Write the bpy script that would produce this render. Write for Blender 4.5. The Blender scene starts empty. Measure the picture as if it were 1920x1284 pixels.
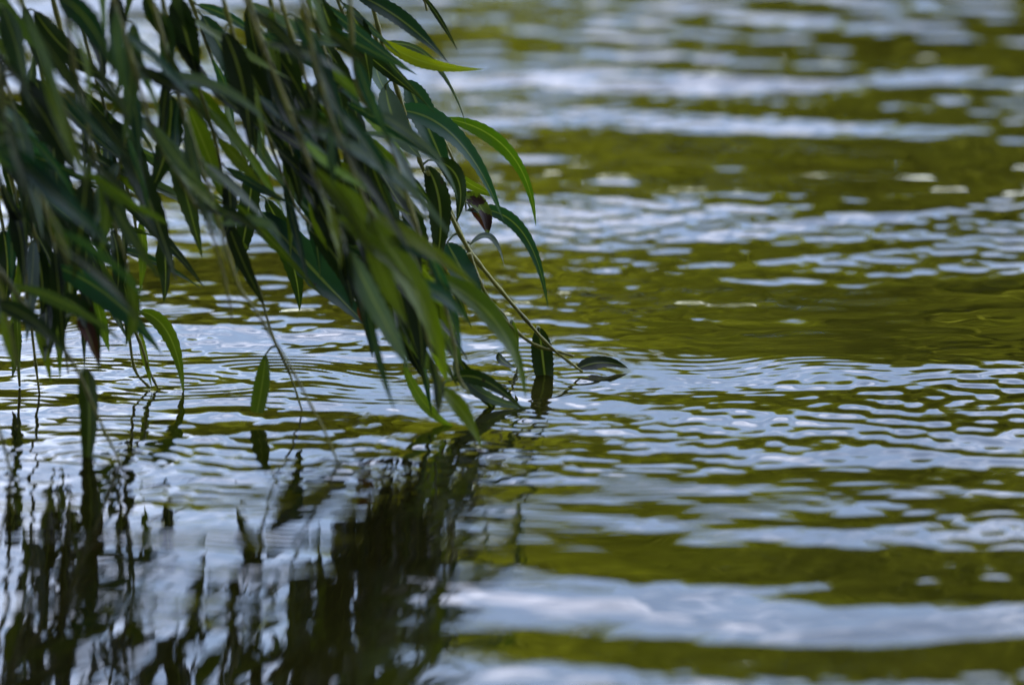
import bpy, math, random
import numpy as np
from mathutils import Vector, Matrix

random.seed(11)
rng = np.random.default_rng(11)
S = bpy.context.scene
COL = S.collection
R = math.radians

# ------------------------------------------------------------------ camera
CAM_H = 1.09
PITCH = R(14.0)
LENS, SENSOR = 135.0, 23.6
FOCUS = 4.43
cam_d = bpy.data.cameras.new('camera')
cam = bpy.data.objects.new('camera', cam_d)
COL.objects.link(cam)
cam.location = (0, 0, CAM_H)
cam.rotation_euler = (math.pi / 2 - PITCH, 0, 0)
cam_d.lens = LENS
cam_d.sensor_width = SENSOR
cam_d.clip_start = 0.05
cam_d.clip_end = 2000
cam_d.dof.use_dof = True
cam_d.dof.focus_distance = FOCUS
cam_d.dof.aperture_fstop = 2.55
cam_d.dof.aperture_blades = 0
S.camera = cam

# ------------------------------------------------------------------ light
SUN_EL, SUN_AZ = R(44), R(-142)       # azimuth measured from +Y towards +X
world = bpy.data.worlds.new('World')
S.world = world
world.use_nodes = True
nt = world.node_tree
bg = nt.nodes['Background']
sky = nt.nodes.new('ShaderNodeTexSky')
sky.sky_type = 'NISHITA'
sky.sun_disc = False
sky.sun_elevation = SUN_EL
sky.sun_rotation = SUN_AZ
sky.air_density = 1.0
sky.dust_density = 0.1
sky.ozone_density = 2.0
# broken thin cloud over the whole sky
tc = nt.nodes.new('ShaderNodeTexCoord')
mp = nt.nodes.new('ShaderNodeMapping')
mp.inputs['Scale'].default_value = (1, 1, 2.6)
mp.inputs['Location'].default_value = (4.3, 0, 0)
nz = nt.nodes.new('ShaderNodeTexNoise')
nz.inputs['Scale'].default_value = 8.0
nz.inputs['Detail'].default_value = 6
nz.inputs['Roughness'].default_value = 0.55
rmp = nt.nodes.new('ShaderNodeValToRGB')
rmp.color_ramp.elements[0].position = 0.475
rmp.color_ramp.elements[1].position = 0.66
rmp.color_ramp.elements[0].color = (0.13, 0.13, 0.13, 1)
rmp.color_ramp.elements[1].color = (0.8, 0.8, 0.8, 1)
mx = nt.nodes.new('ShaderNodeMix')
mx.data_type = 'RGBA'
mx.inputs[7].default_value = (22.5, 22.8, 27.0, 1)
nt.links.new(tc.outputs['Generated'], mp.inputs['Vector'])
nt.links.new(mp.outputs['Vector'], nz.inputs['Vector'])
nt.links.new(nz.outputs['Fac'], rmp.inputs['Fac'])
nt.links.new(rmp.outputs['Color'], mx.inputs[0])
hsv = nt.nodes.new('ShaderNodeHueSaturation')
hsv.inputs['Saturation'].default_value = 1.32
nt.links.new(sky.outputs['Color'], hsv.inputs['Color'])
nt.links.new(hsv.outputs[0], mx.inputs[6])
nt.links.new(mx.outputs[2], bg.inputs['Color'])
bg.inputs['Strength'].default_value = 0.092

sun_d = bpy.data.lights.new('sun', 'SUN')
sun_d.energy = 5.0
sun_d.angle = R(0.5)
sun_d.color = (1.0, 0.95, 0.87)
sun = bpy.data.objects.new('sun', sun_d)
COL.objects.link(sun)
sd = Vector((math.sin(SUN_AZ) * math.cos(SUN_EL), math.cos(SUN_AZ) * math.cos(SUN_EL), math.sin(SUN_EL)))
sun.rotation_euler = sd.to_track_quat('Z', 'Y').to_euler()
sun.location = sd * 40

S.view_settings.view_transform = 'Standard'
S.view_settings.look = 'None'
S.view_settings.gamma = 1.0
S.view_settings.use_curve_mapping = False
S.view_settings.exposure = 2.08
S.render.engine = 'CYCLES'
S.cycles.use_denoising = True
S.cycles.denoiser = 'OPENIMAGEDENOISE'
S.cycles.max_bounces = 7
S.cycles.transparent_max_bounces = 6

# ------------------------------------------------------------------ helpers
FPX = 1920 * LENS / SENSOR
FWD = Vector((0, math.cos(PITCH), -math.sin(PITCH)))
UP = Vector((0, math.sin(PITCH), math.cos(PITCH)))
RIGHT = Vector((1, 0, 0))
EYE = Vector((0, 0, CAM_H))


def ray(px, py):
    return FWD + RIGHT * ((px - 960) / FPX) + UP * ((642 - py) / FPX)


def at(px, py, depth):
    return EYE + ray(px, py) * depth


def water_depth(px, py, z=0.0):
    r = ray(px, py)
    return (z - CAM_H) / r.z


def mesh_obj(name, verts, faces, mat=None, parent=None, loc=(0, 0, 0), smooth=True, uvs=None):
    me = bpy.data.meshes.new(name)
    me.from_pydata([tuple(v) for v in verts], [], faces)
    if smooth:
        me.polygons.foreach_set('use_smooth', [True] * len(me.polygons))
    if uvs is not None:
        uvl = me.uv_layers.new(name='UVMap')
        idx = np.empty(len(me.loops), dtype=np.int32)
        me.loops.foreach_get('vertex_index', idx)
        uvl.data.foreach_set('uv', np.asarray(uvs, dtype=np.float32)[idx].ravel())
    me.update()
    if mat:
        me.materials.append(mat)
    o = bpy.data.objects.new(name, me)
    COL.objects.link(o)
    o.location = loc
    if parent:
        o.parent = parent
    return o


def fast_mesh(name, V, Q, mat, parent=None, loc=(0, 0, 0), smooth=True, uv=None):
    """V (n,3) array, Q (m,4) quads"""
    me = bpy.data.meshes.new(name)
    V = np.asarray(V, dtype=np.float32)
    Q = np.asarray(Q, dtype=np.int32)
    me.vertices.add(len(V))
    me.vertices.foreach_set('co', V.ravel())
    me.loops.add(Q.size)
    me.loops.foreach_set('vertex_index', Q.ravel())
    me.polygons.add(len(Q))
    me.polygons.foreach_set('loop_start', np.arange(0, Q.size, Q.shape[1], dtype=np.int32))
    me.polygons.foreach_set('loop_total', np.full(len(Q), Q.shape[1], dtype=np.int32))
    if smooth:
        me.polygons.foreach_set('use_smooth', np.ones(len(Q), dtype=bool))
    me.update(calc_edges=True)
    if uv is not None:
        l = me.uv_layers.new(name='UVMap')
        l.data.foreach_set('uv', np.asarray(uv, dtype=np.float32)[Q.ravel()].ravel())
    if mat:
        me.materials.append(mat)
    o = bpy.data.objects.new(name, me)
    COL.objects.link(o)
    o.location = loc
    if parent:
        o.parent = parent
    return o


def tag(o, label=None, cat=None, group=None, kind=None):
    if label:
        o['label'] = label
    if cat:
        o['category'] = cat
    if group:
        o['group'] = group
    if kind:
        o['kind'] = kind
    return o


def new_mat(name):
    m = bpy.data.materials.new(name)
    m.use_nodes = True
    n = m.node_tree
    return m, n, n.nodes['Principled BSDF'], n.nodes['Material Output']


def N(n, kind, **kw):
    nd = n.nodes.new(kind)
    for k, v in kw.items():
        nd.inputs[k].default_value = v
    return nd


def ramp(n, src, stops):
    r = n.nodes.new('ShaderNodeValToRGB')
    el = r.color_ramp.elements
    while len(el) < len(stops):
        el.new(0.5)
    for e, (p, c) in zip(el, stops):
        e.position = p
        e.color = (c[0], c[1], c[2], 1) if not isinstance(c, (int, float)) else (c, c, c, 1)
    n.links.new(src, r.inputs['Fac'])
    return r


def math_n(n, op, a, b=None, clamp=False):
    m = n.nodes.new('ShaderNodeMath')
    m.operation = op
    m.use_clamp = clamp
    for i, v in enumerate((a, b)):
        if v is None:
            continue
        if isinstance(v, (int, float)):
            m.inputs[i].default_value = v
        else:
            n.links.new(v, m.inputs[i])
    return m.outputs[0]


def mix_col(n, fac, a, b, mode='MIX'):
    m = n.nodes.new('ShaderNodeMix')
    m.data_type = 'RGBA'
    m.blend_type = mode
    for sock, v in ((m.inputs[0], fac), (m.inputs[6], a), (m.inputs[7], b)):
        if isinstance(v, (int, float)):
            sock.default_value = v
        elif isinstance(v, tuple):
            sock.default_value = (*v, 1)
        else:
            n.links.new(v, sock)
    return m.outputs[2]


# ------------------------------------------------------------------ materials
def leaf_material():
    m, n, bsdf, out = new_mat('willow_leaf')
    uv = n.nodes.new('ShaderNodeTexCoord')
    sep = n.nodes.new('ShaderNodeSeparateXYZ')
    n.links.new(uv.outputs['UV'], sep.inputs[0])
    info = n.nodes.new('ShaderNodeObjectInfo')
    geo = n.nodes.new('ShaderNodeNewGeometry')
    u, v = sep.outputs[0], sep.outputs[1]            # u along, v across 0..1
    across = math_n(n, 'ABSOLUTE', math_n(n, 'SUBTRACT', v, 0.5))
    rib = ramp(n, across, [(0.0, 1.0), (0.035, 0.75), (0.065, 0.0)]).outputs['Color']
    # side veins: slanted bands
    vein_ph = math_n(n, 'SUBTRACT', math_n(n, 'MULTIPLY', u, 46.0), math_n(n, 'MULTIPLY', across, 9.0))
    vein = math_n(n, 'POWER', math_n(n, 'ABSOLUTE', math_n(n, 'SINE', math_n(n, 'MULTIPLY', vein_ph, math.pi))), 14.0)
    vein = math_n(n, 'SUBTRACT', 1.0, math_n(n, 'MINIMUM', math_n(n, 'MULTIPLY', vein, 1.0), 1.0))
    noise = N(n, 'ShaderNodeTexNoise', Scale=60.0, Detail=4.0)
    n.links.new(uv.outputs['Object'], noise.inputs['Vector'])
    mott = N(n, 'ShaderNodeTexNoise', Scale=240.0, Detail=3.0)
    n.links.new(uv.outputs['Object'], mott.inputs['Vector'])
    base = mix_col(n, math_n(n, 'MULTIPLY', noise.outputs['Fac'], 0.55), info.outputs['Color'],
                   mix_col(n, 1.0, info.outputs['Color'], (1.5, 1.35, 0.8), 'MULTIPLY'))
    base = mix_col(n, math_n(n, 'MULTIPLY', math_n(n, 'SUBTRACT', 1.0, vein), 0.0), base, base)
    rib_col = mix_col(n, 0.5, info.outputs['Color'], (0.23, 0.27, 0.07))
    front = mix_col(n, math_n(n, 'MULTIPLY', rib, 0.75), base, rib_col)
    # underside: pale, waxy
    und = mix_col(n, 0.6, base, (0.26, 0.33, 0.31))
    und = mix_col(n, math_n(n, 'MULTIPLY', rib, 0.6), und, (0.33, 0.36, 0.22))
    col = mix_col(n, geo.outputs['Backfacing'], front, und)
    # brown necrotic blotches, their amount set per leaf by the object colour alpha
    sp = N(n, 'ShaderNodeTexNoise', Scale=75.0, Detail=3.0, Roughness=0.6)
    mp_ = n.nodes.new('ShaderNodeMapping')
    n.links.new(uv.outputs['Object'], mp_.inputs['Vector'])
    n.links.new(info.outputs['Location'], mp_.inputs['Location'])
    n.links.new(mp_.outputs[0], sp.inputs['Vector'])
    thr = math_n(n, 'SUBTRACT', sp.outputs['Fac'], info.outputs['Alpha'])
    spot = math_n(n, 'MULTIPLY', thr, 30.0, clamp=True)
    col = mix_col(n, spot, col, (0.030, 0.012, 0.006))
    tipb = ramp(n, u, [(0.0, 0.0), (0.93, 0.0), (1.0, 0.6)]).outputs['Color']
    col = mix_col(n, tipb, col, (0.05, 0.025, 0.01))
    n.links.new(col, bsdf.inputs['Base Color'])
    rough = mix_col(n, geo.outputs['Backfacing'], (0.36, 0.36, 0.36), (0.62, 0.62, 0.62))
    n.links.new(rough, bsdf.inputs['Roughness'])
    bsdf.inputs['IOR'].default_value = 1.45
    bsdf.inputs['Specular IOR Level'].default_value = 0.32
    bmp = N(n, 'ShaderNodeBump', Strength=0.35, Distance=0.0006)
    hgt = math_n(n, 'ADD', math_n(n, 'MULTIPLY', vein, 0.25), math_n(n, 'ADD', math_n(n, 'MULTIPLY', rib, 0.8), math_n(n, 'MULTIPLY', mott.outputs['Fac'], 0.5)))
    n.links.new(hgt, bmp.inputs['Height'])
    n.links.new(bmp.outputs[0], bsdf.inputs['Normal'])
    tr = n.nodes.new('ShaderNodeBsdfTranslucent')
    tcol = mix_col(n, 1.0, front, (1.9, 2.0, 0.5), 'MULTIPLY')
    tcol = mix_col(n, spot, tcol, (0.01, 0.004, 0.001))
    n.links.new(tcol, tr.inputs['Color'])
    ms = n.nodes.new('ShaderNodeMixShader')
    ms.inputs[0].default_value = 0.38
    n.links.new(bsdf.outputs[0], ms.inputs[1])
    n.links.new(tr.outputs[0], ms.inputs[2])
    n.links.new(ms.outputs[0], out.inputs['Surface'])
    return m


def foliage_material(name, c1, c2, c3, transl=0.3, scale=0.6):
    m, n, bsdf, out = new_mat(name)
    tcn = n.nodes.new('ShaderNodeTexCoord')
    a = N(n, 'ShaderNodeTexNoise', Scale=scale, Detail=3.0)
    n.links.new(tcn.outputs['Object'], a.inputs['Vector'])
    info = n.nodes.new('ShaderNodeObjectInfo')
    geo = n.nodes.new('ShaderNodeNewGeometry')
    r = ramp(n, a.outputs['Fac'], [(0.36, c1), (0.5, c2), (0.64, c3)])
    var = math_n(n, 'ADD', math_n(n, 'MULTIPLY', geo.outputs['Random Per Island'], 0.7), 0.65)
    var2 = math_n(n, 'MULTIPLY', var, math_n(n, 'ADD', math_n(n, 'MULTIPLY', info.outputs['Random'], 0.5), 0.75))
    hs = n.nodes.new('ShaderNodeHueSaturation')
    n.links.new(r.outputs['Color'], hs.inputs['Color'])
    n.links.new(var2, hs.inputs['Value'])
    n.links.new(hs.outputs[0], bsdf.inputs['Base Color'])
    bsdf.inputs['Roughness'].default_value = 0.6
    bsdf.inputs['Specular IOR Level'].default_value = 0.06
    tr = n.nodes.new('ShaderNodeBsdfTranslucent')
    n.links.new(mix_col(n, 1.0, hs.outputs[0], (1.5, 1.6, 0.5), 'MULTIPLY'), tr.inputs['Color'])
    ms = n.nodes.new('ShaderNodeMixShader')
    ms.inputs[0].default_value = transl
    n.links.new(bsdf.outputs[0], ms.inputs[1])
    n.links.new(tr.outputs[0], ms.inputs[2])
    n.links.new(ms.outputs[0], out.inputs['Surface'])
    return m


def bark_material(name, c1, c2, scale, rough=0.7, bump=0.4, dist=0.01):
    m, n, bsdf, out = new_mat(name)
    tcn = n.nodes.new('ShaderNodeTexCoord')
    mpn = n.nodes.new('ShaderNodeMapping')
    mpn.inputs['Scale'].default_value = (1, 1, 0.25)
    n.links.new(tcn.outputs['Object'], mpn.inputs['Vector'])
    a = N(n, 'ShaderNodeTexNoise', Scale=scale, Detail=5.0, Roughness=0.65)
    n.links.new(mpn.outputs[0], a.inputs['Vector'])
    r = ramp(n, a.outputs['Fac'], [(0.35, c1), (0.65, c2)])
    n.links.new(r.outputs['Color'], bsdf.inputs['Base Color'])
    bsdf.inputs['Roughness'].default_value = rough
    b = N(n, 'ShaderNodeBump', Strength=bump, Distance=dist)
    n.links.new(a.outputs['Fac'], b.inputs['Height'])
    n.links.new(b.outputs[0], bsdf.inputs['Normal'])
    return m


def water_material():
    m, n, bsdf, out = new_mat('pond_water')
    tcn = n.nodes.new('ShaderNodeTexCoord')
    a = N(n, 'ShaderNodeTexNoise', Scale=2.2, Detail=4.0)
    n.links.new(tcn.outputs['Object'], a.inputs['Vector'])
    r = ramp(n, a.outputs['Fac'], [(0.35, (0.007, 0.006, 0.0012)), (0.65, (0.013, 0.013, 0.002))])
    n.links.new(r.outputs['Color'], bsdf.inputs['Base Color'])
    bsdf.inputs['Roughness'].default_value = 0.015
    bsdf.inputs['IOR'].default_value = 1.333
    mpn = n.nodes.new('ShaderNodeMapping')
    mpn.inputs['Scale'].default_value = (0.55, 1, 1)
    n.links.new(tcn.outputs['Object'], mpn.inputs['Vector'])
    f = N(n, 'ShaderNodeTexNoise', Scale=70.0, Detail=2.0, Roughness=0.5)
    n.links.new(mpn.outputs[0], f.inputs['Vector'])
    b = N(n, 'ShaderNodeBump', Strength=0.5, Distance=0.00007)
    n.links.new(f.outputs['Fac'], b.inputs['Height'])
    n.links.new(b.outputs[0], bsdf.inputs['Normal'])
    return m


def ground_material():
    m, n, bsdf, out = new_mat('grassy_soil')
    tcn = n.nodes.new('ShaderNodeTexCoord')
    a = N(n, 'ShaderNodeTexNoise', Scale=0.8, Detail=8.0, Roughness=0.7)
    n.links.new(tcn.outputs['Object'], a.inputs['Vector'])
    r = ramp(n, a.outputs['Fac'], [(0.3, (0.05, 0.04, 0.02)), (0.48, (0.05, 0.07, 0.015)), (0.7, (0.09, 0.11, 0.025))])
    n.links.new(r.outputs['Color'], bsdf.inputs['Base Color'])
    bsdf.inputs['Roughness'].default_value = 0.9
    b = N(n, 'ShaderNodeBump', Strength=0.6, Distance=0.05)
    n.links.new(a.outputs['Fac'], b.inputs['Height'])
    n.links.new(b.outputs[0], bsdf.inputs['Normal'])
    return m


M_LEAF = leaf_material()
M_STEM = bark_material('young_willow_stem', (0.08, 0.075, 0.010), (0.21, 0.20, 0.015), 60.0, 0.45, 0.15, 0.0005)
M_BARK = bark_material('willow_bark', (0.05, 0.038, 0.025), (0.16, 0.13, 0.095), 9.0)
M_WCROWN = foliage_material('willow_foliage', (0.035, 0.06, 0.02), (0.05, 0.085, 0.025), (0.075, 0.11, 0.03))
M_TREE = foliage_material('bank_tree_foliage', (0.062, 0.060, 0.005), (0.128, 0.138, 0.008), (0.19, 0.20, 0.010), 0.35, 0.45)
M_WATER = water_material()
M_GROUND = ground_material()

# ------------------------------------------------------------------ ground with the pond basin
def axis(segs):
    """segs: list of (start, stop, step)"""
    pts = []
    for a, b, s in segs:
        k = max(1, int(round((b - a) / s)))
        pts.extend(np.linspace(a, b, k, endpoint=False))
    pts.append(segs[-1][1])
    return np.array(pts)


def grid_quads(nx, ny):
    i = np.arange(nx * ny).reshape(ny, nx)
    return np.stack([i[:-1, :-1], i[:-1, 1:], i[1:, 1:], i[1:, :-1]], -1).reshape(-1, 4)


gx = axis([(-400, -60, 20), (-60, 60, 0.75), (60, 400, 20)])
gy = axis([(-300, -6, 14), (-6, 70, 0.6), (70, 600, 25)])
GX, GY = np.meshgrid(gx, gy)
wob = 0.6 * np.sin(GX * 0.31 + 1.0) + 0.4 * np.sin(GX * 0.83 + GY * 0.21) + 0.35 * np.sin(GY * 0.47)
d = np.minimum.reduce([GY - 0.7 + 0.12 * wob, 46.0 + wob - GY, GX + 3.4 + 0.35 * wob, 55.0 + wob - GX])
land = 1.0 / (1.0 + np.exp(d * 3.4))
GZ = -0.9 + 1.45 * land + land * (0.10 * np.sin(GX * 1.7) * np.sin(GY * 1.3) + 0.05 * np.sin(GX * 3.9 + GY * 2.7))
GZ += np.clip(-d - 4, 0, 60) * 0.02
ground = fast_mesh('ground', np.stack([GX, GY, GZ], -1).reshape(-1, 3), grid_quads(len(gx), len(gy)), M_GROUND)
tag(ground, kind='structure')

# ------------------------------------------------------------------ water
# points where twigs and leaves dip into the water (seen ripples spread from them)
def wp(px, py):
    p = at(px, py, water_depth(px, py))
    return p.x, p.y


DIPS = [(974, 674, 1.0), (1024, 688, 1.0), (1090, 695, 1.0), (900, 826, 1.3), (985, 765, 1.0), (567, 770, 0.8),
        (634, 868, 0.9), (336, 722, 1.0), (285, 726, 0.8), (163, 852, 1.2), (226, 868, 0.8), (205, 625, 0.9),
        (310, 632, 0.7), (22, 892, 0.8), (945, 680, 0.7), (760, 690, 0.5)]

wx = axis([(-60, -6, 1.5), (-6, -1.7, 0.08), (-1.7, -0.85, 0.01), (-0.85, 0.85, 0.003), (0.85, 1.7, 0.01), (1.7, 6, 0.08), (6, 60, 1.5)])
wy = axis([(0.1, 3.0, 0.06), (3.0, 3.35, 0.01), (3.35, 5.0, 0.0021), (5.0, 6.7, 0.0032), (6.7, 8.0, 0.012), (8.0, 14, 0.12), (14, 47, 1.0)])
WX, WY = np.meshgrid(wx, wy)
DX = np.gradient(wx)[None, :] * np.ones_like(WX)
DY = np.gradient(wy)[:, None] * np.ones_like(WY)
CELL = np.maximum(DX, DY)


def lowfreq(x, y, lam, seed, n=7, stretch=1.0):
    r = np.random.default_rng(seed)
    out = np.zeros_like(x)
    for _ in range(n):
        th = r.uniform(0, 2 * math.pi)
        k = 2 * math.pi / (lam * r.uniform(0.7, 1.5))
        out += np.sin(k * (math.cos(th) * x / stretch + math.sin(th) * y) + r.uniform(0, 6.28))
    return out / math.sqrt(n / 2)


HGT = np.zeros_like(WX)
# 1. the broad wave train that rolls towards the near bank: slope profile over distance,
#    positive = face tilted to the viewer's bank
TRAIN = [(-100, .6), (0, 2.7), (50, 2.4), (88, -.6), (135, 2.9), (175, -.5), (212, 2.8), (250, -1.0), (285, 1.9), (335, -1.2),
         (385, 1.9), (420, 1.2), (450, .9), (490, -.6), (550, -1.35), (615, -1.2), (645, 1.1), (690, .3), (722, -.3), (752, 1.6), (768, -.1), (795, 1.8), (832, -.2),
         (880, .7), (930, .9), (968, .0), (985, -3.0), (1055, -3.2), (1095, .5), (1140, .7), (1168, -3.2), (1210, -3.8), (1238, .2), (1284, .7), (1330, -1.5), (1400, 0.4)]
ty = np.array([wp(960, p)[1] for p, _ in TRAIN][::-1])
ts = np.array([s for _, s in TRAIN][::-1])
# resample the profile smoothly on the water's own y axis
fy = np.linspace(3.0, 7.6, 4600)
prof = np.interp(fy, ty, ts, left=0, right=0)
kern = np.hanning(41); kern /= kern.sum()
prof = np.convolve(prof, kern, 'same')
prof -= np.convolve(prof, np.ones(1900) / 1900, 'same') * 0.55
prof[0] = prof[-1] = 0
hprof = np.concatenate([[0], np.cumsum((prof[1:] + prof[:-1]) / 2 * np.diff(fy))]) * math.tan(R(1.0))
hprof -= np.linspace(hprof[0], hprof[-1], len(hprof))
warp = WY + 0.055 * WX + 0.038 * lowfreq(WX, WY, 0.75, 3, 6, 1.6) + 0.014 * lowfreq(WX, WY, 0.26, 4, 6, 1.5)
fade = np.clip((0.03 - CELL) / 0.02, 0, 1)
side_ = 1 / (1 + np.exp(-(WX - 0.0) / 0.05))          # sheltered on the left by the hanging branches
shel = 1 - 0.72 * (1 - side_) / (1 + np.exp((WY - 4.25) / 0.08))
HGT += np.interp(warp, fy, hprof, left=0, right=0) * np.clip((0.3 - CELL) / 0.2, 0, 1) * shel * np.clip(1 + 0.28 * lowfreq(WX, WY, 0.6, 8, 6, 1.4), 0.45, 1.6)


def waves(x, y, lmin, lmax, n, spread, slope_rms, seed, main=math.pi / 2 + 0.12):
    r = np.random.default_rng(seed)
    h = np.zeros_like(x)
    amp = math.tan(R(slope_rms)) * math.sqrt(2.0 / n)
    for _ in range(n):
        lam = math.exp(r.uniform(math.log(lmin), math.log(lmax)))
        th = main + r.normal(0, spread)
        k = 2 * math.pi / lam
        h += (amp / k) * np.sin(k * (math.cos(th) * x + math.sin(th) * y) + r.uniform(0, 6.28))
    return h


sub = (CELL[:, :] < 0.2)
# 2. wind waves of several sizes
env1 = np.clip(0.85 + 0.30 * lowfreq(WX, WY, 0.5, 21, 6, 1.8), 0.25, 1.5)
env2 = np.clip(0.8 + 0.42 * lowfreq(WX, WY, 0.35, 22, 7, 1.8), 0.1, 1.7)
calm = 1 - (0.28 + 0.12 * side_) * np.exp(-((WY - wp(960, 550)[1]) / 0.19) ** 4)
near = np.clip((WY - 3.75) / 0.7, 0.12 + 0.44 * side_, 1.0) * np.clip(1 + (WY - 4.7) * 0.3, 1, 1.25)
near2 = np.clip((WY - 3.75) / 0.7, 0.15 + 0.6 * side_, 1.0)
HGT += waves(WX, WY, 0.10, 0.22, 14, 0.22, 0.65, 31) * shel * np.clip((0.05 - CELL) / 0.03, 0, 1)
HGT += waves(WX, WY, 0.034, 0.075, 44, 0.6, 1.6, 32) * env1 * calm * near * np.clip((0.02 - CELL) / 0.012, 0, 1)
HGT += waves(WX, WY, 0.017, 0.034, 50, 0.8, 1.5, 33) * np.clip(1 - (WY - 4.8) * 0.75, 0.25, 1) * env2 * calm * near2 * np.clip((0.009 - CELL) / 0.005, 0, 1)
HGT += waves(WX, WY, 0.075, 0.14, 30, 0.5, 1.5, 36, math.pi / 2 - 0.1) * env1 * np.clip((WY - 4.7) / 0.8, 0, 1) * np.clip((0.03 - CELL) / 0.02, 0, 1)
# waves in the open water out of the picture
HGT += waves(WX, WY, 0.5, 1.6, 14, 0.5, 1.2, 35) * np.clip((CELL - 0.02) / 0.1, 0, 1) * np.clip((0.4 - CELL) / 0.2, 0, 1)
# 3. rings round every twig and leaf that dips in
for i, (px, py, a) in enumerate(DIPS):
    cx, cy = wp(px, py)
    r = np.sqrt((WX - cx) ** 2 + (WY - cy) ** 2)
    rr = np.random.default_rng(100 + i)
    lam = rr.uniform(0.0115, 0.0155)
    L = rr.uniform(0.055, 0.10)
    k = 2 * math.pi / lam
    jit = 1.3 * lowfreq(WX, WY, 0.09, 200 + i, 4)
    ringenv = np.exp(-r / L) * (1 - np.exp(-(r / 0.008) ** 2)) * np.clip(0.8 + 0.4 * lowfreq(WX, WY, 0.10, 300 + i, 4), 0.1, 1.6)
    HGT += a * math.tan(R(1.9)) / k * ringenv * np.sin(k * r + jit + rr.uniform(0, 6)) * np.clip((0.005 - CELL) / 0.002, 0, 1)
    lam2 = rr.uniform(0.035, 0.055)
    k2 = 2 * math.pi / lam2
    HGT += a * math.tan(R(0.45)) / k2 * np.exp(-r / 0.16) * np.sin(k2 * r + rr.uniform(0, 6)) * np.clip((0.012 - CELL) / 0.006, 0, 1)
    # meniscus
    HGT += 0.0007 * a * np.exp(-(r / 0.006) ** 2) * np.clip((0.005 - CELL) / 0.002, 0, 1)
# fine parallel capillary trains in patches
for lam, th, cx_, cy_, sx, sy, a in [(0.0125, 1.62, *wp(1150, 905), 0.22, 0.11, 1.9), (0.013, 1.50, *wp(430, 700), 0.16, 0.14, 2.0),
                                     (0.0145, 1.75, *wp(150, 590), 0.16, 0.14, 2.0), (0.011, 1.55, *wp(400, 1010), 0.28, 0.2, 2.1), (0.012, 1.66, *wp(1500, 690), 0.2, 0.12, 1.2)]:
    k = 2 * math.pi / lam
    e = np.exp(-((WX - cx_) / sx) ** 2 - ((WY - cy_) / sy) ** 2)
    e = e * np.clip(0.7 + 0.5 * lowfreq(WX, WY, 0.08, int(lam * 1e5) + 7, 6, 2.0), 0, 1.5)
    ph = k * (math.cos(th) * WX + math.sin(th) * WY) + 3.2 * lowfreq(WX, WY, 0.16, int(lam * 1e5), 5)
    HGT += e * math.tan(R(a)) / k * np.sin(ph) * np.clip((0.005 - CELL) / 0.002, 0, 1)

water = fast_mesh('water', np.stack([WX, WY, HGT], -1).reshape(-1, 3), grid_quads(len(wx), len(wy)), M_WATER)
tag(water, kind='structure')


def water_z(x, y):
    i = min(max(np.searchsorted(wx, x), 1), len(wx) - 1)
    j = min(max(np.searchsorted(wy, y), 1), len(wy) - 1)
    return float(HGT[j, i])


# ------------------------------------------------------------------ trees on the far bank
def tube(pts, radii, seg=8):
    V, F = [], []
    n = len(pts)
    for i, p in enumerate(pts):
        t = (pts[min(i + 1, n - 1)] - pts[max(i - 1, 0)]).normalized()
        a = t.cross(Vector((0.3, 1, 0.2)))
        a.normalize()
        b = t.cross(a)
        for s in range(seg):
            an = 2 * math.pi * s / seg
            V.append(p + (a * math.cos(an) + b * math.sin(an)) * radii[i])
    for i in range(n - 1):
        for s in range(seg):
            F.append((i * seg + s, i * seg + (s + 1) % seg, (i + 1) * seg + (s + 1) % seg, (i + 1) * seg + s))
    c0 = len(V); V.append(pts[0]); c1 = len(V); V.append(pts[-1])
    for s in range(seg):
        F.append((c0, (s + 1) % seg, s))
        F.append((c1, (n - 1) * seg + s, (n - 1) * seg + (s + 1) % seg))
    return V, F


def merge(parts):
    V, F = [], []
    for v, f in parts:
        o = len(V)
        V.extend(v)
        F.extend(tuple(i + o for i in q) for q in f)
    return V, F


def cards(C, size, r, flat=0.35):
    """random leaf quads at centres C"""
    n = len(C)
    nrm = r.normal(size=(n, 3)); nrm[:, 2] += flat
    nrm /= np.linalg.norm(nrm, axis=1, keepdims=True)
    t = np.cross(nrm, r.normal(size=(n, 3)))
    t /= np.linalg.norm(t, axis=1, keepdims=True)
    b = np.cross(nrm, t)
    s = (size * r.uniform(0.6, 1.4, n))[:, None]
    V = np.stack([C - t * s, C + b * s * 0.45, C + t * s, C - b * s * 0.45], 1).reshape(-1, 3)
    return V, np.arange(4 * n).reshape(-1, 4)


def tree_meshes(seed, h, rad):
    r = np.random.default_rng(seed)
    rd = random.Random(seed)
    parts = [tube([Vector((0.1 * math.sin(i), 0.08 * math.cos(i * 1.3), h * 0.72 * i / 7)) for i in range(8)],
                  [0.26 * (1 - 0.12 * i) + (0.12 if i == 0 else 0) for i in range(8)])]
    C = []
    for k in range(56):
        z = h * (rd.uniform(0.15, 0.3) if k % 7 == 6 else rd.uniform(0.3, 0.95))
        prof_ = math.sqrt(max(0.05, 1 - ((z / h - 0.52) / 0.50) ** 2))
        an = k * 2.4 + rd.uniform(-.4, .4)
        rr = rad * prof_ * rd.uniform(0.35, 0.85)
        c = Vector((math.cos(an) * rr, math.sin(an) * rr, z))
        st = Vector((0, 0, z * 0.72))
        parts.append(tube([st, st.lerp(c, 0.5) + Vector((0, 0, -0.1)), c], [0.09, 0.06, 0.02], 5))
        q = r.normal(size=(420, 3)); q /= np.linalg.norm(q, axis=1, keepdims=True)
        q *= (r.uniform(0.25, 1.0, 420) ** 0.5)[:, None]
        C.append(np.array(c) + q * np.array([rad * 0.42, rad * 0.42, h * 0.085]) * rd.uniform(0.75, 1.25))
    C = np.concatenate(C)
    V, Q = cards(C, 0.19, r)
    return merge(parts), (V, Q)


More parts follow.
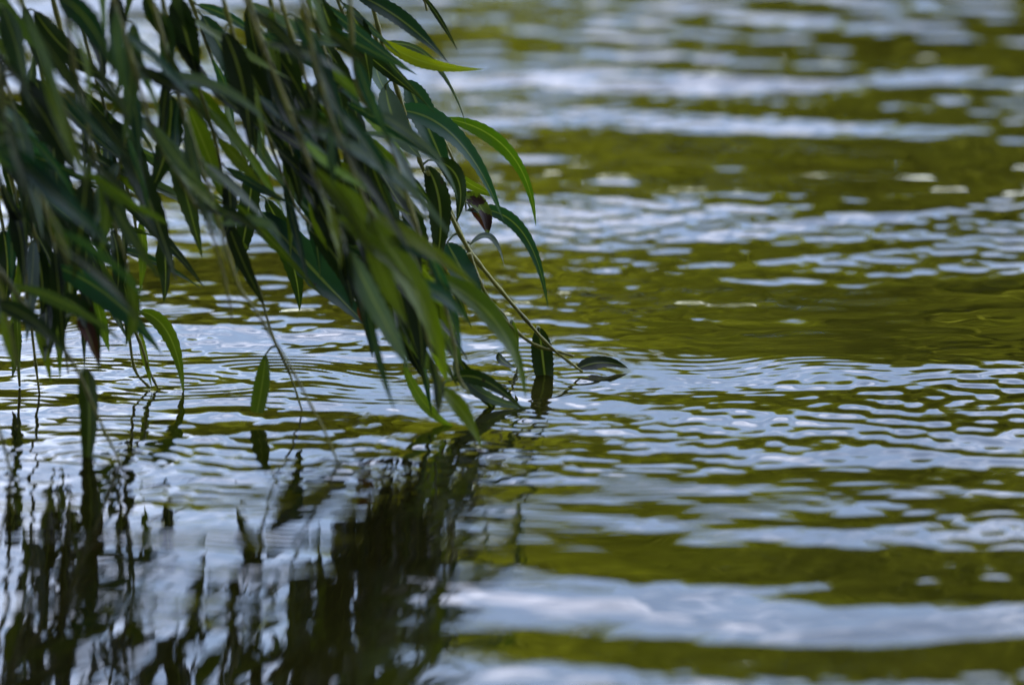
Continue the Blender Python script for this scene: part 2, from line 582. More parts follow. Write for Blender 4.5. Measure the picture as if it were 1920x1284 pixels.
protos = []
for sd_, h, rad in [(51, 13.0, 3.6), (52, 11.0, 3.2), (53, 15.0, 4.0)]:
    (tv, tf), (cv, cq) = tree_meshes(sd_, h, rad)
    t_ = mesh_obj('trunk', tv, tf, M_BARK)
    c_ = fast_mesh('crown', cv, cq, M_TREE, smooth=False)
    protos.append((t_.data, c_.data))
    bpy.data.objects.remove(t_); bpy.data.objects.remove(c_)

TREES = [  # x, y, variant, scale
    (-31, 52, 2, .95), (-25, 50, 0, .95), (-19.5, 53, 1, 1.05), (-14, 50, 0, .9), (-9.5, 54, 1, 1.1), (-5.6, 51, 1, .95), (-1.6, 53, 1, 1.04),
    (2.2, 51, 0, .98), (6.2, 52, 0, 1.1), (10.5, 50, 2, 1.0), (15.5, 53, 0, 1.05), (21, 51, 1, 1.1), (27, 52, 2, .9), (33, 50, 0, 1.0)]
SHADE_TREES = [(-9, -9, 1, .8), (-4.5, -11, 0, .8), (0.5, -10, 1, .85), (5, -11, 0, .75), (9.5, -7.5, 1, .8), (-8.5, 3, 1, .7), (-7, -3, 0, .7), (8.5, -3, 0, .75), (13.5, -4, 1, 1.0), (19, -3.5, 0, 1.0)]  # unseen trees added to keep skylight off the camera side of the willow
for i, (x, y, k, s) in enumerate(TREES + SHADE_TREES):
    e = bpy.data.objects.new('bank_tree', None)
    COL.objects.link(e)
    e.location = (x, y, 0.45)
    e.scale = (s, s, s)
    e.rotation_euler = (0, 0, i * 1.9)
    if i < len(TREES):
        tag(e, 'broad leafy tree on the far bank beyond the open water', 'tree', 'trees along the far bank')
    else:
        tag(e, 'unseen leafy tree added on the near bank to block skylight', 'tree', 'shade trees added on the near bank')
    for nm, me in zip(('trunk', 'crown'), protos[k]):
        o = bpy.data.objects.new(nm, me)
        COL.objects.link(o)
        o.parent = e

# ------------------------------------------------------------------ weeping willow
willow = bpy.data.objects.new('willow_tree', None)
COL.objects.link(willow)
WB = Vector((-2.3, -0.7, 0.4))
willow.location = WB
tag(willow, 'weeping willow with long narrow leaves trailing into the rippled water', 'tree')

trunk_pts = [Vector((0, 0, -0.3)), Vector((0.03, 0.05, 0.4)), Vector((0.1, 0.2, 1.2)), Vector((0.15, 0.35, 2.2)), Vector((0.1, 0.3, 3.4)), Vector((0.2, 0.2, 4.8)), Vector((0.3, 0.3, 6.2))]
limb_pts = [Vector(p) - WB for p in [(-2.2, -0.4, 2.4), (-1.95, 0.7, 3.1), (-1.7, 2.0, 3.3), (-1.45, 3.2, 2.95), (-1.2, 4.0, 2.45), (-0.85, 4.35, 2.0), (-0.55, 4.42, 1.7)]]
parts = [tube(trunk_pts, [.42, .33, .28, .25, .2, .14, .05], 14), tube(limb_pts, [.13, .11, .09, .07, .045, .028, .012], 8)]
for k in range(14):
    an = k * 2.4
    z0 = 2.4 + 0.26 * k
    e_ = Vector((math.cos(an) * 3.0, math.sin(an) * 2.8, z0 + 1.3))
    s_ = Vector((0.15, 0.3, z0))
    parts.append(tube([s_, s_.lerp(e_, .5) + Vector((0, 0, .4)), e_, e_ + Vector((math.cos(an) * .6, math.sin(an) * .6, -.5))], [.1, .07, .04, .01], 6))
tv, tf = merge(parts)
mesh_obj('trunk', tv, tf, M_BARK, willow)

# crown: hanging leafy strands, unseen, spread and thickened to shade the curtain
def strand_leaves(P, T, size, r, droop=0.5):
    n = len(P)
    dirn = T * 0.8 + r.normal(size=(n, 3)) * 0.45
    dirn[:, 2] -= droop
    dirn /= np.linalg.norm(dirn, axis=1, keepdims=True)
    sd_ = np.cross(dirn, r.normal(size=(n, 3)))
    sd_ /= np.linalg.norm(sd_, axis=1, keepdims=True)
    L = (size * r.uniform(0.7, 1.25, n))[:, None]
    V = np.stack([P, P + dirn * L * 0.42 + sd_ * L * 0.085, P + dirn * L, P + dirn * L * 0.42 - sd_ * L * 0.085], 1).reshape(-1, 3)
    return V, np.arange(4 * n).reshape(-1, 4)


Ps, Ts = [], []
r = np.random.default_rng(77)
for k in range(3600):
    a = r.uniform(0, 6.28)
    q = r.uniform(0, 1) ** 0.5
    x0, y0 = 1.6 + math.cos(a) * q * 5.6, 0.9 + math.sin(a) * q * 4.1
    top = 2.6 + 3.9 * math.sqrt(max(0, 1 - (q * 0.92) ** 2)) * r.uniform(0.5, 1.0)
    ln = r.uniform(1.2, 3.0)
    zz = np.arange(top, max(top - ln, 1.7 + 0.5 * r.uniform()), -0.05)
    n = len(zz)
    if n < 2:
        continue
    P = np.stack([x0 + 0.10 * (top - zz) * r.uniform(0.2, 1.5), y0 + 0.04 * np.sin(zz * 2 + k), zz], -1)
    Ps.append(P); Ts.append(np.tile([0.1, 0, -1.0], (n, 1)))
P = np.concatenate(Ps); T = np.concatenate(Ts)
V, Q = strand_leaves(P, T, 0.165, r)
crown = fast_mesh('crown', V, Q, M_WCROWN, willow, smooth=False)
tag(crown, kind='stuff')

# ---- the hanging shoots in view: polylines in picture pixels, depth from the place they touch the water
# (points, distance at the low end relative to the focus plane or None when the tip dips in, lean in depth towards the top)
SH = [
    ([(690, -20), (706, 40), (722, 100), (752, 190), (780, 280), (800, 330), (846, 398), (880, 475), (913, 556), (950, 598), (974, 674)], None, -0.05),
    ([(800, 320), (838, 390), (878, 466), (927, 530), (985, 598), (1032, 650), (1092, 697)], None, -0.02),
    ([(880, 475), (905, 540), (947, 600), (1000, 645), (1050, 660), (1076, 668)], 0.0, -0.02),
    ([(410, -30), (447, 96), (480, 190), (515, 290), (553, 384), (600, 440), (640, 490)], -.15, -.08),
    ([(450, -30), (480, 53), (541, 205), (590, 330), (640, 440), (690, 540), (735, 600)], -.32, -.05),
    ([(655, -20), (670, 160), (723, 248), (760, 357), (790, 450), (830, 560), (850, 640), (858, 700), (880, 740)], -.22, -.03),
    ([(400, 250), (430, 390), (458, 480), (482, 533), (512, 632), (545, 705), (567, 772)], None, -.04),
    ([(400, 380), (444, 527), (474, 574), (540, 680), (586, 765), (612, 815), (635, 870)], None, -.03),
    ([(250, 120), (286, 243), (330, 320), (360, 375), (395, 430), (428, 555), (434, 600)], -.3, -.05),
    ([(120, -20), (135, 100), (158, 205), (184, 322), (215, 420), (240, 500)], -.3, -.08),
    ([(-30, 220), (38, 350), (73, 400), (130, 430), (175, 466), (222, 560), (262, 640), (278, 690), (296, 728)], None, -.03),
    ([(-20, 480), (37, 560), (92, 625), (140, 685), (183, 780), (227, 870)], None, -.05),
    ([(-40, 700), (0, 810), (22, 894)], None, -.04),
    ([(560, -30), (590, 110), (620, 220), (665, 330), (715, 440), (770, 540), (800, 630), (815, 690)], -.30, -.08),
    ([(300, -30), (318, 80), (335, 180), (352, 260), (385, 340)], -.12, -.1),
    ([(215, -30), (225, 80), (232, 150), (238, 230), (225, 310), (210, 380)], -.20, -.1),
    ([(20, -40), (60, 60), (100, 150), (140, 260), (160, 350)], -.38, -.05),
    ([(-60, 20), (-10, 120), (20, 260), (60, 340), (110, 440), (130, 500)], -.5, -.05),
    ([(345, -30), (380, 60), (415, 160), (445, 260), (470, 330), (478, 370)], -.05, -.08),
    ([(500, -30), (520, 60), (545, 150), (590, 240), (625, 320), (655, 420)], -.10, -.06),
    ([(760, -40), (778, -20), (795, 0), (800, 20)], .02, -.05),
    ([(620, -40), (640, 20), (660, 60), (672, 95)], -.05, -.05),
    ([(-40, 420), (-10, 500), (5, 560), (20, 620), (35, 700)], -.35, -.05),
    ([(545, 60), (600, 230), (660, 380), (715, 500), (770, 610), (812, 690), (838, 745)], -.13, -.04),
    ([(590, 40), (650, 220), (700, 340), (760, 460), (815, 570), (850, 650), (880, 720)], -.09, -.03),
    ([(610, 40), (665, 200), (725, 320), (775, 420), (830, 520), (860, 600)], -.05, -.03),
    ([(-40, 60), (0, 200), (35, 330), (70, 460), (90, 560), (105, 650)], -.14, -.04),
    ([(60, 60), (95, 220), (125, 340), (150, 450), (165, 560)], -.10, -.04),
    ([(150, 40), (190, 180), (225, 300), (250, 400), (262, 470)], -.08, -.04),
    ([(-20, 300), (10, 450), (28, 600), (37, 724)], None, -.04),
    ([(20, 330), (45, 480), (62, 640), (74, 738)], None, -.04),
    ([(95, 420), (112, 560), (120, 640), (128, 700)], -.2, -.04),
    ([(-50, 120), (-20, 260), (10, 380), (45, 480), (52, 590)], -.18, -.04),
    ([(190, 300), (215, 420), (232, 520), (240, 600), (252, 690), (282, 728)], None, -.04),
    ([(500, 100), (560, 260), (610, 380), (665, 490), (720, 590), (775, 680)], -.13, -.04),
    ([(480, 60), (530, 240), (580, 370), (640, 480), (700, 580), (740, 640)], -.08, -.04),
    ([(700, 60), (730, 130), (757, 150), (790, 205), (830, 260), (862, 330), (872, 380)], .02, -.02),
]


def smooth_poly(pts, n):
    """Catmull-Rom through pts, n samples per span"""
    out = []
    P = [2 * pts[0] - pts[1]] + list(pts) + [2 * pts[-1] - pts[-2]]
    for i in range(1, len(P) - 2):
        for j in range(n):
            t = j / n
            a, b, c, d_ = P[i - 1], P[i], P[i + 1], P[i + 2]
            out.append(0.5 * ((2 * b) + (c - a) * t + (2 * a - 5 * b + 4 * c - d_) * t * t + (3 * b - a - 3 * c + d_) * t ** 3))
    out.append(P[-2])
    return out


shoots = []      # dicts: obj, pts (world), px (array), depth


def add_shoot(pix, rel, lean, extend=True, thick=1.0):
    pix = [Vector((a, b)) for a, b in pix]
    s2 = smooth_poly(pix, 5)
    if rel is None:
        dB = water_depth(*pix[-1], z=-0.004)
    else:
        dB = FOCUS + rel
    ln = abs(pix[-1].y - pix[0].y) + 1
    pts = []
    for q in s2:
        f = (pix[-1].y - q.y) / ln                    # 0 at the low end
        dz = (pix[-1].y - q.y) / FPX * dB
        pts.append(at(q.x, q.y, dB - dz * math.sin(PITCH) + lean * f))
    # carry the shoot on, up to the limb out of the picture
    ext = []
    if extend:
        p0 = pts[0]
        tdir = (pts[0] - pts[1]).normalized()
        u = random.random()
        tgt = Vector((min(p0.x - 0.2, -0.56 - 0.6 * u), 4.42, 0))
        lx = tgt.x
        L = [p + WB for p in limb_pts]
        for a, b in zip(L[:-1], L[1:]):
            if a.x <= lx <= b.x:
                tgt = a.lerp(b, (lx - a.x) / (b.x - a.x))
        if tgt.z == 0:
            tgt = L[-1].copy()
        m1 = p0 + tdir * 0.35
        m2 = tgt + Vector((0.10, -0.01, -0.25))
        for j in range(1, 15):
            t = j / 14
            ext.append(p0 * (1 - t) ** 3 + m1 * 3 * t * (1 - t) ** 2 + m2 * 3 * t * t * (1 - t) + tgt * t ** 3)
    full = ext[::-1] + pts
    n = len(full)
    radii = []
    for i in range(n):
        f = i / (n - 1)
        rr = (0.00155 - 0.0008 * f * f) * thick
        if i % 4 == 0:
            rr *= 1.4                                # nodes
        radii.append(rr)
    o0 = full[0]
    v, f_ = tube([p - o0 for p in full], radii, 7)
    ob = mesh_obj('branch', v, f_, M_STEM, willow, o0 - WB)
    s = dict(obj=ob, pts=pts, px=np.array([(q.x, q.y) for q in s2]), o0=o0, ext=ext, dep=[(p - EYE).dot(FWD) for p in pts])
    shoots.append(s)
    return s


for pix, rel, lean in SH:
    x0, y0 = pix[0]
    branching = (x0, y0) in ((800, 320), (880, 475), (700, 60))
    if not branching and y0 > 30 and x0 > 0:
        l_ = y0 + 40
        pix = [(x0 - 0.30 * l_, -40), (x0 - 0.16 * l_, y0 - 0.5 * l_)] + pix
    add_shoot(pix, rel, lean, extend=not branching, thick=0.9 if x0 == 400 else 1.15 if rel is None else 1.0)

# colours (upper face) with backlit dark (D), sky sheen (B), translucent glow (G) painted in, alpha = threshold of the brown blotches (lower = more)
COLS = {'D': (0.006, 0.0135, 0.003), 'B': (0.008, 0.029, 0.022), 'P': (0.020, 0.038, 0.022), 'G': (0.048, 0.076, 0.005), 'Y': (0.10, 0.135, 0.008), 'R': (0.060, 0.018, 0.010)}
n_leaf = 0


def leaf_geom(base, stem_pt, ctrl, tip, width, roll, fold, seg, seed, blunt=0.0, wav=1.0):
    rd = random.Random(seed)
    ph = rd.uniform(0, 6)
    # quadratic/cubic path through ctrl
    def B(t):
        return base * (1 - t) ** 2 + ctrl * 2 * t * (1 - t) + tip * t * t
    view = (B(0.5) - EYE).normalized()
    V, UV, F = [], [], []
    twist = rd.uniform(-0.5, 0.5)
    tmax = 1.0 - blunt
    for i in range(seg + 1):
        t = tmax * i / seg
        p = B(t)
        tg = (B(min(1, t + 0.01)) - B(max(0, t - 0.01))).normalized()
        s = tg.cross(view).normalized()
        rot = Matrix.Rotation(roll + twist * (t - 0.5), 3, tg)
        s = rot @ s
        nrm = s.cross(tg)
        w = width * 0.5 * (math.sin(math.pi * t ** 0.72) ** 0.85) * (1 - 0.25 * t ** 3)
        if blunt and i == seg:
            w *= 0.8
        ser = 1 + (0.05 if i % 2 else -0.05) * (0 < i < seg)
        for j, vv in enumerate((-1, -0.55, 0, 0.55, 1)):
            e = abs(vv) == 1
            off = -fold * abs(vv) ** 1.3 * w + wav * 0.10 * width * vv * math.sin(t * 9 + ph + (1.3 if vv > 0 else 0)) * (abs(vv) > 0.1) * math.sin(math.pi * t)
            V.append(p + s * (vv * w * (ser if e else 1)) + nrm * off)
            UV.append((t, 0.5 + vv * 0.5))
    for i in range(seg):
        for j in range(4):
            a = i * 5 + j
            F.append((a, a + 1, a + 6, a + 5))
    # petiole
    if (base - stem_pt).length > 1e-5:
        mid = stem_pt.lerp(base, 0.5) + Vector((0, 0, 0.002))
        tv_, tf_ = tube([stem_pt, mid, base, B(0.05)], [.0011, .0009, .0008, .0004], 5)
        o_ = len(V)
        V += tv_
        UV += [(0.02, 0.5)] * len(tv_)
        F += [tuple(k + o_ for k in q) for q in tf_]
    return V, F, UV


def put_leaf(s, V, F, UV, base, col, flip, alpha):
    global n_leaf
    if not flip:
        F = [tuple(reversed(q)) for q in F]
    o = mesh_obj('leaf', [v - base for v in V], F, M_LEAF, s['obj'] if s else None, base - s['o0'] if s else base, True, UV)
    c = COLS[col] if isinstance(col, str) else col
    k = random.uniform(0.6, 1.5)
    o.color = (c[0] * k * random.uniform(.9, 1.12), c[1] * k, c[2] * k * random.uniform(.85, 1.15), alpha)
    n_leaf += 1
    return o


# ---- leaves read off the photograph: base, middle, tip (px), width px, colour, distance from the focus plane, extras
LV = [
    ((468, 6), (560, 62), (670, 88), 32, 'P', -.12, dict(flip=1)),
    ((664, -12), (755, 40), (842, 120), 34, 'B', -.03, {}),
    ((716, 74), (800, 118), (908, 130), 26, 'Y', .0, {}),
    ((793, -8), (828, 42), (858, 96), 11, 'D', .02, {}),
    ((672, 97), (795, 100), (876, 240), 14, 'P', .0, dict(flip=1, fold=.8)),
    ((762, 150), (800, 235), (852, 352), 54, 'B', .0, dict(fold=.35)),
    ((732, 208), (850, 255), (945, 416), 40, 'B', -.02, {}),
    ((832, 222), (955, 285), (1005, 426), 29, (0.022, 0.045, 0.004), .0, dict(roll=.4)),
    ((572, 243), (730, 320), (858, 462), 27, 'P', -.30, dict(flip=1)),
    ((665, 248), (800, 285), (858, 380), 14, 'P', -.2, dict(flip=1)),
    ((497, 160), (480, 265), (618, 432), 24, 'P', -.24, dict(flip=1)),
    ((655, 12), (680, 80), (695, 165), 44, 'D', -.08, {}),
    ((582, 167), (630, 165), (685, 150), 29, 'D', -.1, {}),
    ((722, 160), (745, 240), (790, 296), 52, 'P', -.05, dict(flip=1)),
    ((702, 100), (712, 150), (738, 186), 30, 'P', -.05, dict(flip=1)),
    ((652, 160), (655, 210), (668, 270), 38, 'D', -.1, {}),
    ((800, 312), (826, 400), (812, 528), 47, 'D', -.04, dict(alpha=.63)),
    ((552, 30), (615, 160), (664, 335), 36, 'B', -.28, {}),
    ((598, 330), (760, 510), (842, 728), 58, 'G', -.30, {}),
    ((652, 466), (715, 590), (770, 694), 42, 'P', -.35, dict(flip=1)),
    ((803, 512), (930, 605), (986, 748), 40, 'G', -.17, dict(roll=-.5)),
    ((838, 455), (872, 520), (906, 592), 52, 'B', -.02, {}),
    ((874, 395), (975, 430), (1028, 580), 27, 'B', .0, {}),
    ((868, 362), (905, 395), (913, 448), 30, 'G', .0, dict(alpha=.54)),
    ((882, 458), (920, 445), (946, 500), 12, 'D', .0, dict(flip=1)),
    ((846, 712), (905, 712), (985, 772), 30, 'D', -.12, {}),
    ((852, 672), (900, 735), (1000, 766), 26, 'P', -.13, dict(flip=1)),
    ((818, 722), (868, 772), (904, 842), 30, 'G', -.22, dict(wet=(900, 828))),
    ((757, 680), (800, 760), (868, 810), 22, 'G', -.24, dict(roll=.5)),
    ((1011, 614), (1020, 690), (1034, 800), 42, 'D', .0, dict(fold=.2, wet=(1022, 688))),
    ((378, 28), (432, 120), (490, 226), 45, 'B', -.12, dict(roll=-.5)),
    ((214, -12), (220, 60), (208, 148), 37, 'D', -.18, {}),
    ((250, 42), (246, 150), (230, 278), 38, 'P', -.2, {}),
    ((320, 178), (312, 280), (272, 376), 48, 'D', -.1, {}),
    ((248, 143), (400, 160), (506, 238), 26, 'P', -.3, dict(flip=1)),
    ((4, 12), (34, 100), (56, 204), 40, 'P', -.35, {}),
    ((64, 20), (130, 100), (218, 160), 40, 'D', -.3, {}),
    ((106, -8), (165, 40), (212, 132), 52, 'B', -.33, {}),
    ((325, 276), (350, 370), (380, 485), 40, 'P', -.15, {}),
    ((228, 276), (280, 380), (332, 530), 46, 'D', -.2, {}),
    ((20, 280), (110, 370), (222, 470), 45, 'B', -.45, {}),
    ((96, 496), (210, 560), (305, 666), 45, 'B', -.42, {}),
    ((-12, 570), (60, 600), (136, 676), 36, 'D', -.4, {}),
    ((262, 583), (318, 630), (345, 745), 31, 'G', -.1, dict(wet=(338, 722))),
    ((113, 555), (165, 600), (186, 700), 36, 'D', -.3, dict(alpha=.58)),
    ((238, 505), (252, 590), (232, 650), 27, 'G', -.2, {}),
    ((262, 415), (268, 480), (262, 552), 20, 'G', -.25, {}),
    ((162, 326), (152, 430), (136, 530), 48, 'D', -.3, {}),
    ((86, 405), (78, 470), (100, 510), 28, 'G', -.2, {}),
    ((424, 325), (432, 400), (415, 450), 29, 'D', -.05, {}),
    ((476, 296), (462, 420), (440, 520), 40, 'D', -.05, {}),
    ((412, 422), (490, 415), (528, 456), 22, 'P', -.3, dict(flip=1)),
    ((498, 372), (545, 480), (562, 584), 45, 'D', -.1, {}),
    ((498, 664), (484, 762), (459, 858), 32, 'G', -.2, dict(blunt=.44, roll=.1)),
    ((160, 690), (168, 780), (160, 925), 40, (0.022, 0.036, 0.004), -.28, dict(fold=.35, alpha=.63, roll=.35, wet=(162, 852))),
    ((488, 396), (600, 520), (700, 622), 60, 'B', -.14, dict(alpha=.66)),
    ((-2, 520), (8, 610), (30, 700), 25, 'G', -.33, {}),
    ((353, 200), (390, 290), (424, 384), 42, 'G', -.12, {}),
    ((332, -8), (350, 70), (375, 160), 54, 'D', -.1, {}),
    ((272, -12), (296, 40), (322, 84), 30, 'D', -.12, {}),
    ((192, 234), (245, 290), (280, 372), 58, 'P', -.28, {}),
    ((42, 150), (90, 230), (145, 330), 54, 'D', -.33, {}),
    ((-8, 272), (70, 330), (140, 408), 48, 'B', -.48, {}),
    ((103, 172), (112, 215), (110, 258), 11, 'P', -.3, dict(flip=1)),
    ((590, 250), (575, 330), (640, 420), 44, 'D', -.12, {}),
    ((545, 120), (560, 220), (610, 300), 40, 'D', -.15, {}),
    ((690, 410), (720, 520), (765, 610), 40, 'G', -.25, {}),
    ((760, 370), (790, 470), (800, 560), 44, 'D', -.15, {}),
    ((770, 480), (830, 560), (838, 640), 40, 'G', -.2, dict(alpha=.6)),
    ((640, 330), (690, 430), (735, 430), 36, 'D', -.15, {}),
    ((700, 330), (735, 420), (752, 520), 34, 'P', -.2, {}),
    ((862, 330), (890, 350), (940, 372), 20, 'G', .0, {}),
    ((815, 300), (860, 340), (855, 420), 36, 'D', .02, {}),
    ((0, 100), (-10, 180), (25, 330), 44, 'D', -.45, {}),
    ((420, 60), (455, 160), (470, 290), 50, 'D', -.05, {}),
    ((505, 60), (545, 120), (560, 230), 44, 'D', -.08, {}),
    ((600, -10), (625, 60), (655, 100), 40, 'D', -.06, {}),
    ((20, 230), (50, 320), (40, 420), 36, 'D', -.3, {}),
    ((180, 320), (200, 400), (180, 500), 30, 'G', -.25, {}),
    ((365, 330), (420, 420), (470, 470), 30, 'G', -.15, {}),
    ((580, 430), (640, 500), (660, 580), 36, 'D', -.2, {}),
    ((20, 380), (40, 450), (44, 540), 36, 'D', -.16, {}),
    ((62, 450), (78, 520), (80, 600), 34, 'D', -.14, {}),
    ((5, 430), (14, 500), (8, 590), 36, 'D', -.14, {}),
    ((120, 470), (128, 540), (122, 620), 38, 'D', -.12, {}),
    ((150, 440), (172, 510), (170, 590), 30, 'G', -.12, {}),
    ((210, 430), (222, 500), (215, 590), 30, 'D', -.12, {}),
    ((90, 530), (96, 600), (90, 680), 26, 'D', -.12, {}),
    ((25, 600), (30, 650), (22, 712), 24, 'D', -.12, {}),
    ((180, 560), (192, 610), (205, 660), 24, 'G', -.1, {}),
    ((228, 520), (240, 580), (236, 650), 22, 'D', -.08, {}),
    ((610, 400), (650, 480), (668, 570), 40, 'D', -.1, {}),
    ((660, 480), (700, 560), (735, 640), 40, 'D', -.1, {}),
    ((720, 560), (760, 640), (800, 720), 34, 'D', -.1, {}),
    ((672, 570), (690, 600), (702, 628), 26, 'R', -.12, {}),
    ((810, 474), (824, 500), (818, 534), 32, 'R', -.02, {}),
    ((882, 390), (904, 412), (912, 440), 20, 'R', .0, {}),
    ((148, 592), (167, 630), (182, 680), 30, 'R', -.25, {}),
    ((935, 662), (944, 678), (972, 690), 15, 'D', .0, dict(wet=(950, 684))),
    ((960, 600), (968, 640), (966, 682), 11, 'G', .0, {}),
    ((64, 600), (84, 660), (96, 720), 18, 'G', -.15, {}),
    ((100, 580), (110, 640), (112, 715), 17, 'G', -.2, {}),
    ((262, 620), (272, 670), (285, 728), 14, 'G', -.08, dict(wet=(285, 722))),
    ((30, 560), (34, 640), (36, 715), 14, 'G', -.15, {}),
    ((822, 580), (850, 650), (868, 720), 24, 'G', -.14, {}),
    ((790, 560), (812, 640), (838, 716), 30, 'Y', -.16, {}),
    ((742, 540), (770, 620), (822, 700), 30, 'G', -.2, {}),
    ((700, 480), (745, 560), (768, 650), 30, 'D', -.12, {}),
]


def nearest_shoot(px, py, rel):
    best = None
    for s in shoots:
        d2 = np.hypot(s['px'][:, 0] - px, s['px'][:, 1] - py)
        i = int(d2.argmin())
        c = d2[i] + 130 * abs(s['dep'][i] - (FOCUS + rel))
        if best is None or c < best[0]:
            best = (c, d2[i], s, i)
    return best


for i, (b, c, t, w, col, rel, ex) in enumerate(LV):
    cst, dist, s, k = nearest_shoot(*b, rel)
    if dist > 55:
        # its own thin shoot, hanging beside the others
        x0, y0 = b
        top = -40
        ln = max(60, y0 - top)
        pix = [(x0 - 0.34 * (ln) + 8, y0 - ln), (x0 - 0.2 * ln, y0 - 0.66 * ln), (x0 - 0.09 * ln, y0 - 0.33 * ln), (x0, y0), (x0 + 12, y0 + 34)]
        s = add_shoot(pix, rel, -.03, extend=True, thick=0.8)
        k = int(np.hypot(s['px'][:, 0] - x0, s['px'][:, 1] - y0).argmin())
    d0 = s['dep'][k]
    if 'wet' in ex:
        d0 = water_depth(*ex['wet'])
    base = at(*b, d0)
    L = math.hypot(t[0] - b[0], t[1] - b[1]) / FPX * d0
    dd = 0 if 'wet' in ex else random.uniform(-0.25, 0.25) * L
    cm = (2 * c[0] - 0.5 * (b[0] + t[0]), 2 * c[1] - 0.5 * (b[1] + t[1]))
    tipw = at(*t, d0 + dd)
    if tipw.z < 0.0 and t[1] < 720:
        tipw = at(*t, min(d0 + dd, water_depth(*t, z=0.004)))
    ctrl = at(*cm, d0 + dd * 0.3)
    roll = ex.get('roll', random.uniform(-.45, .45))
    wid = w / FPX * d0 / math.cos(roll) * 0.96
    V, F, UV = leaf_geom(base, s['pts'][k], ctrl, tipw, wid, roll, ex.get('fold', random.uniform(.1, .4)), 36 if rel > -.06 else 22, 1000 + i, ex.get('blunt', 0))
    put_leaf(s, V, F, UV, base, col, ex.get('flip', 0), ex.get('alpha', random.choice([.9, .9, .74, .70])))

# ---- the rest of the leaves on the same shoots, alternate, in the thick upper part
def in_mass(x, y):
    right = 640 + 0.42 * y if y < 420 else 816 + 0.5 * (y - 420)
    low = 540 if x < 330 else 400 if x < 420 else 430 + 0.6 * (x - 420)
    core = y > 250 and 470 + 0.62 * (y - 250) < x < 700 + 0.42 * (y - 250) and y < 640
    return core or (-60 < x < right and -80 < y < low)


fill = 0
for si, s in enumerate(list(shoots)):
    acc = 0
    side = 1
    for k in range(1, len(s['pts']) - 1):
        acc += (s['pts'][k] - s['pts'][k - 1]).length
        x, y = s['px'][k]
        if acc < 0.012 + 0.010 * random.random():
            continue
        acc = 0
        side = -side
        if not in_mass(x, y):
            continue
        if random.random() < (0.2 if y < 330 else 0.36 if x > 470 else 0.35):
            continue
        t2 = Vector((s['px'][k + 1][0] - s['px'][k - 1][0], s['px'][k + 1][1] - s['px'][k - 1][1])).normalized()
        an = side * random.uniform(0.1, 0.42) + random.uniform(-.05, .22)
        if random.random() < 0.33:
            an = random.uniform(.35, .9)
        # wind carries most of them to the right
        d2 = Vector((t2.x * math.cos(an) + t2.y * math.sin(an), -t2.x * math.sin(an) + t2.y * math.cos(an)))
        Lp = random.uniform(110, 245)
        d0 = s['dep'][k]
        b = Vector((x, y)) + d2 * 10
        tip = b + d2 * Lp + Vector((random.uniform(-10, 20), random.uniform(0, 25)))
        if tip.y > (700 if x < 200 else 560 if x < 560 else 790) or tip.x > 770 + 0.25 * tip.y:
            continue
        mid = (b + tip) / 2 + Vector((d2.y, -d2.x)) * random.uniform(-10, 16)
        cm = mid * 2 - (b + tip) / 2
        dd = random.uniform(-0.5, 0.5) * Lp / FPX * d0
        base = at(b.x, b.y, d0)
        roll = random.uniform(-1.0, 1.0)
        V, F, UV = leaf_geom(base, s['pts'][k], at(cm.x, cm.y, d0 + dd * .3), at(tip.x, tip.y, d0 + dd), random.uniform(.006, .012), roll, random.uniform(.1, .5), 16, 5000 + fill)
        put_leaf(s, V, F, UV, base, random.choice('DDDDBBBGGY' if y > 240 and x > 420 else 'DDDDBBGP'), random.random() < .12, random.choice([.9, .9, .72]))
        fill += 1

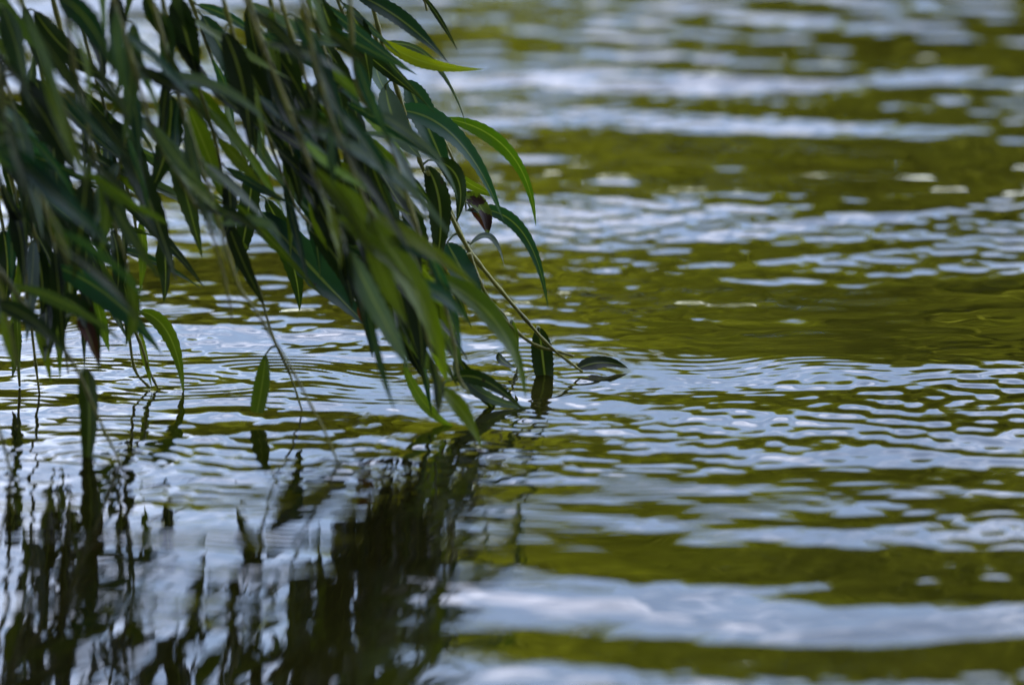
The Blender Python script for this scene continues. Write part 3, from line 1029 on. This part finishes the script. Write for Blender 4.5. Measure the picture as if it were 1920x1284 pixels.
# further leaves deep inside the curtain, past what can be told apart
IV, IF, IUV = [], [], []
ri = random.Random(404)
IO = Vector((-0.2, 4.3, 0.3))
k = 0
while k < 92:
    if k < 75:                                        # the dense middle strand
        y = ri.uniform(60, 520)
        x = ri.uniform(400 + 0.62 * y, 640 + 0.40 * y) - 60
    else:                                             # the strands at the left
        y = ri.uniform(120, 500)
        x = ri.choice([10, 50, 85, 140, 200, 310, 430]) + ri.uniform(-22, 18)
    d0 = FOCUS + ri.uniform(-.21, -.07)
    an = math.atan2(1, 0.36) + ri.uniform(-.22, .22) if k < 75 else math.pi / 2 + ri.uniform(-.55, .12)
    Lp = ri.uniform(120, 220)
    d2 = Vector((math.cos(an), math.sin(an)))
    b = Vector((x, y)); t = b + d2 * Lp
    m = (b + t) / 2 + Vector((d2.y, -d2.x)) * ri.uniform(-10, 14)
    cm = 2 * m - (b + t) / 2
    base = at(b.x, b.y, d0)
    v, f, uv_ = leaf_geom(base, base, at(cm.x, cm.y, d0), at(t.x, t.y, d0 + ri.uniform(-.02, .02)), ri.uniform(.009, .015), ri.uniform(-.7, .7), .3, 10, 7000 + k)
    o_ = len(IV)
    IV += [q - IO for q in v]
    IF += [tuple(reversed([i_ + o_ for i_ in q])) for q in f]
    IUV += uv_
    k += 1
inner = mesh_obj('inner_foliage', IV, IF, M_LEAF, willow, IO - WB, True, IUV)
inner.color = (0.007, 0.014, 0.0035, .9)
tag(inner, kind='stuff')

# leaves of the same shoots above the picture
Ps, Ts = [], []
r = np.random.default_rng(5)
for s in shoots:
    e = s['ext']
    for a, b in zip(e[:-1], e[1:]):
        n = max(1, int((b - a).length / 0.028))
        for j in range(n):
            Ps.append(a.lerp(b, j / n) - WB); Ts.append((a - b).normalized())
V, Q = strand_leaves(np.array(Ps), np.array(Ts), 0.105, r, 0.3)
up = fast_mesh('upper_foliage', V, Q, M_WCROWN, willow, smooth=False)
tag(up, kind='stuff')

# ------------------------------------------------------------------ leaf lying on the water
dW = water_depth(1078, 684)
p0, p1 = at(1080, 686, dW), at(1178, 680, water_depth(1178, 680))
p0.z = water_z(p0.x, p0.y) + .003; p1.z = water_z(p1.x, p1.y) + .002
pc = (p0 + p1) / 2 + Vector((0, 0.010, 0.007))
V, F, UV = leaf_geom(p0, p0, pc, p1, 0.0115, -0.45, .3, 20, 9)
fl = put_leaf(None, V, F, UV, p0, (0.006, 0.012, 0.003), 0, .8)
fl.name = 'floating_leaf'
tag(fl, 'single dark willow leaf lying flat on the water past the twig tips', 'leaf')
print('leaves', n_leaf, 'fill', fill, 'shoots', len(shoots))
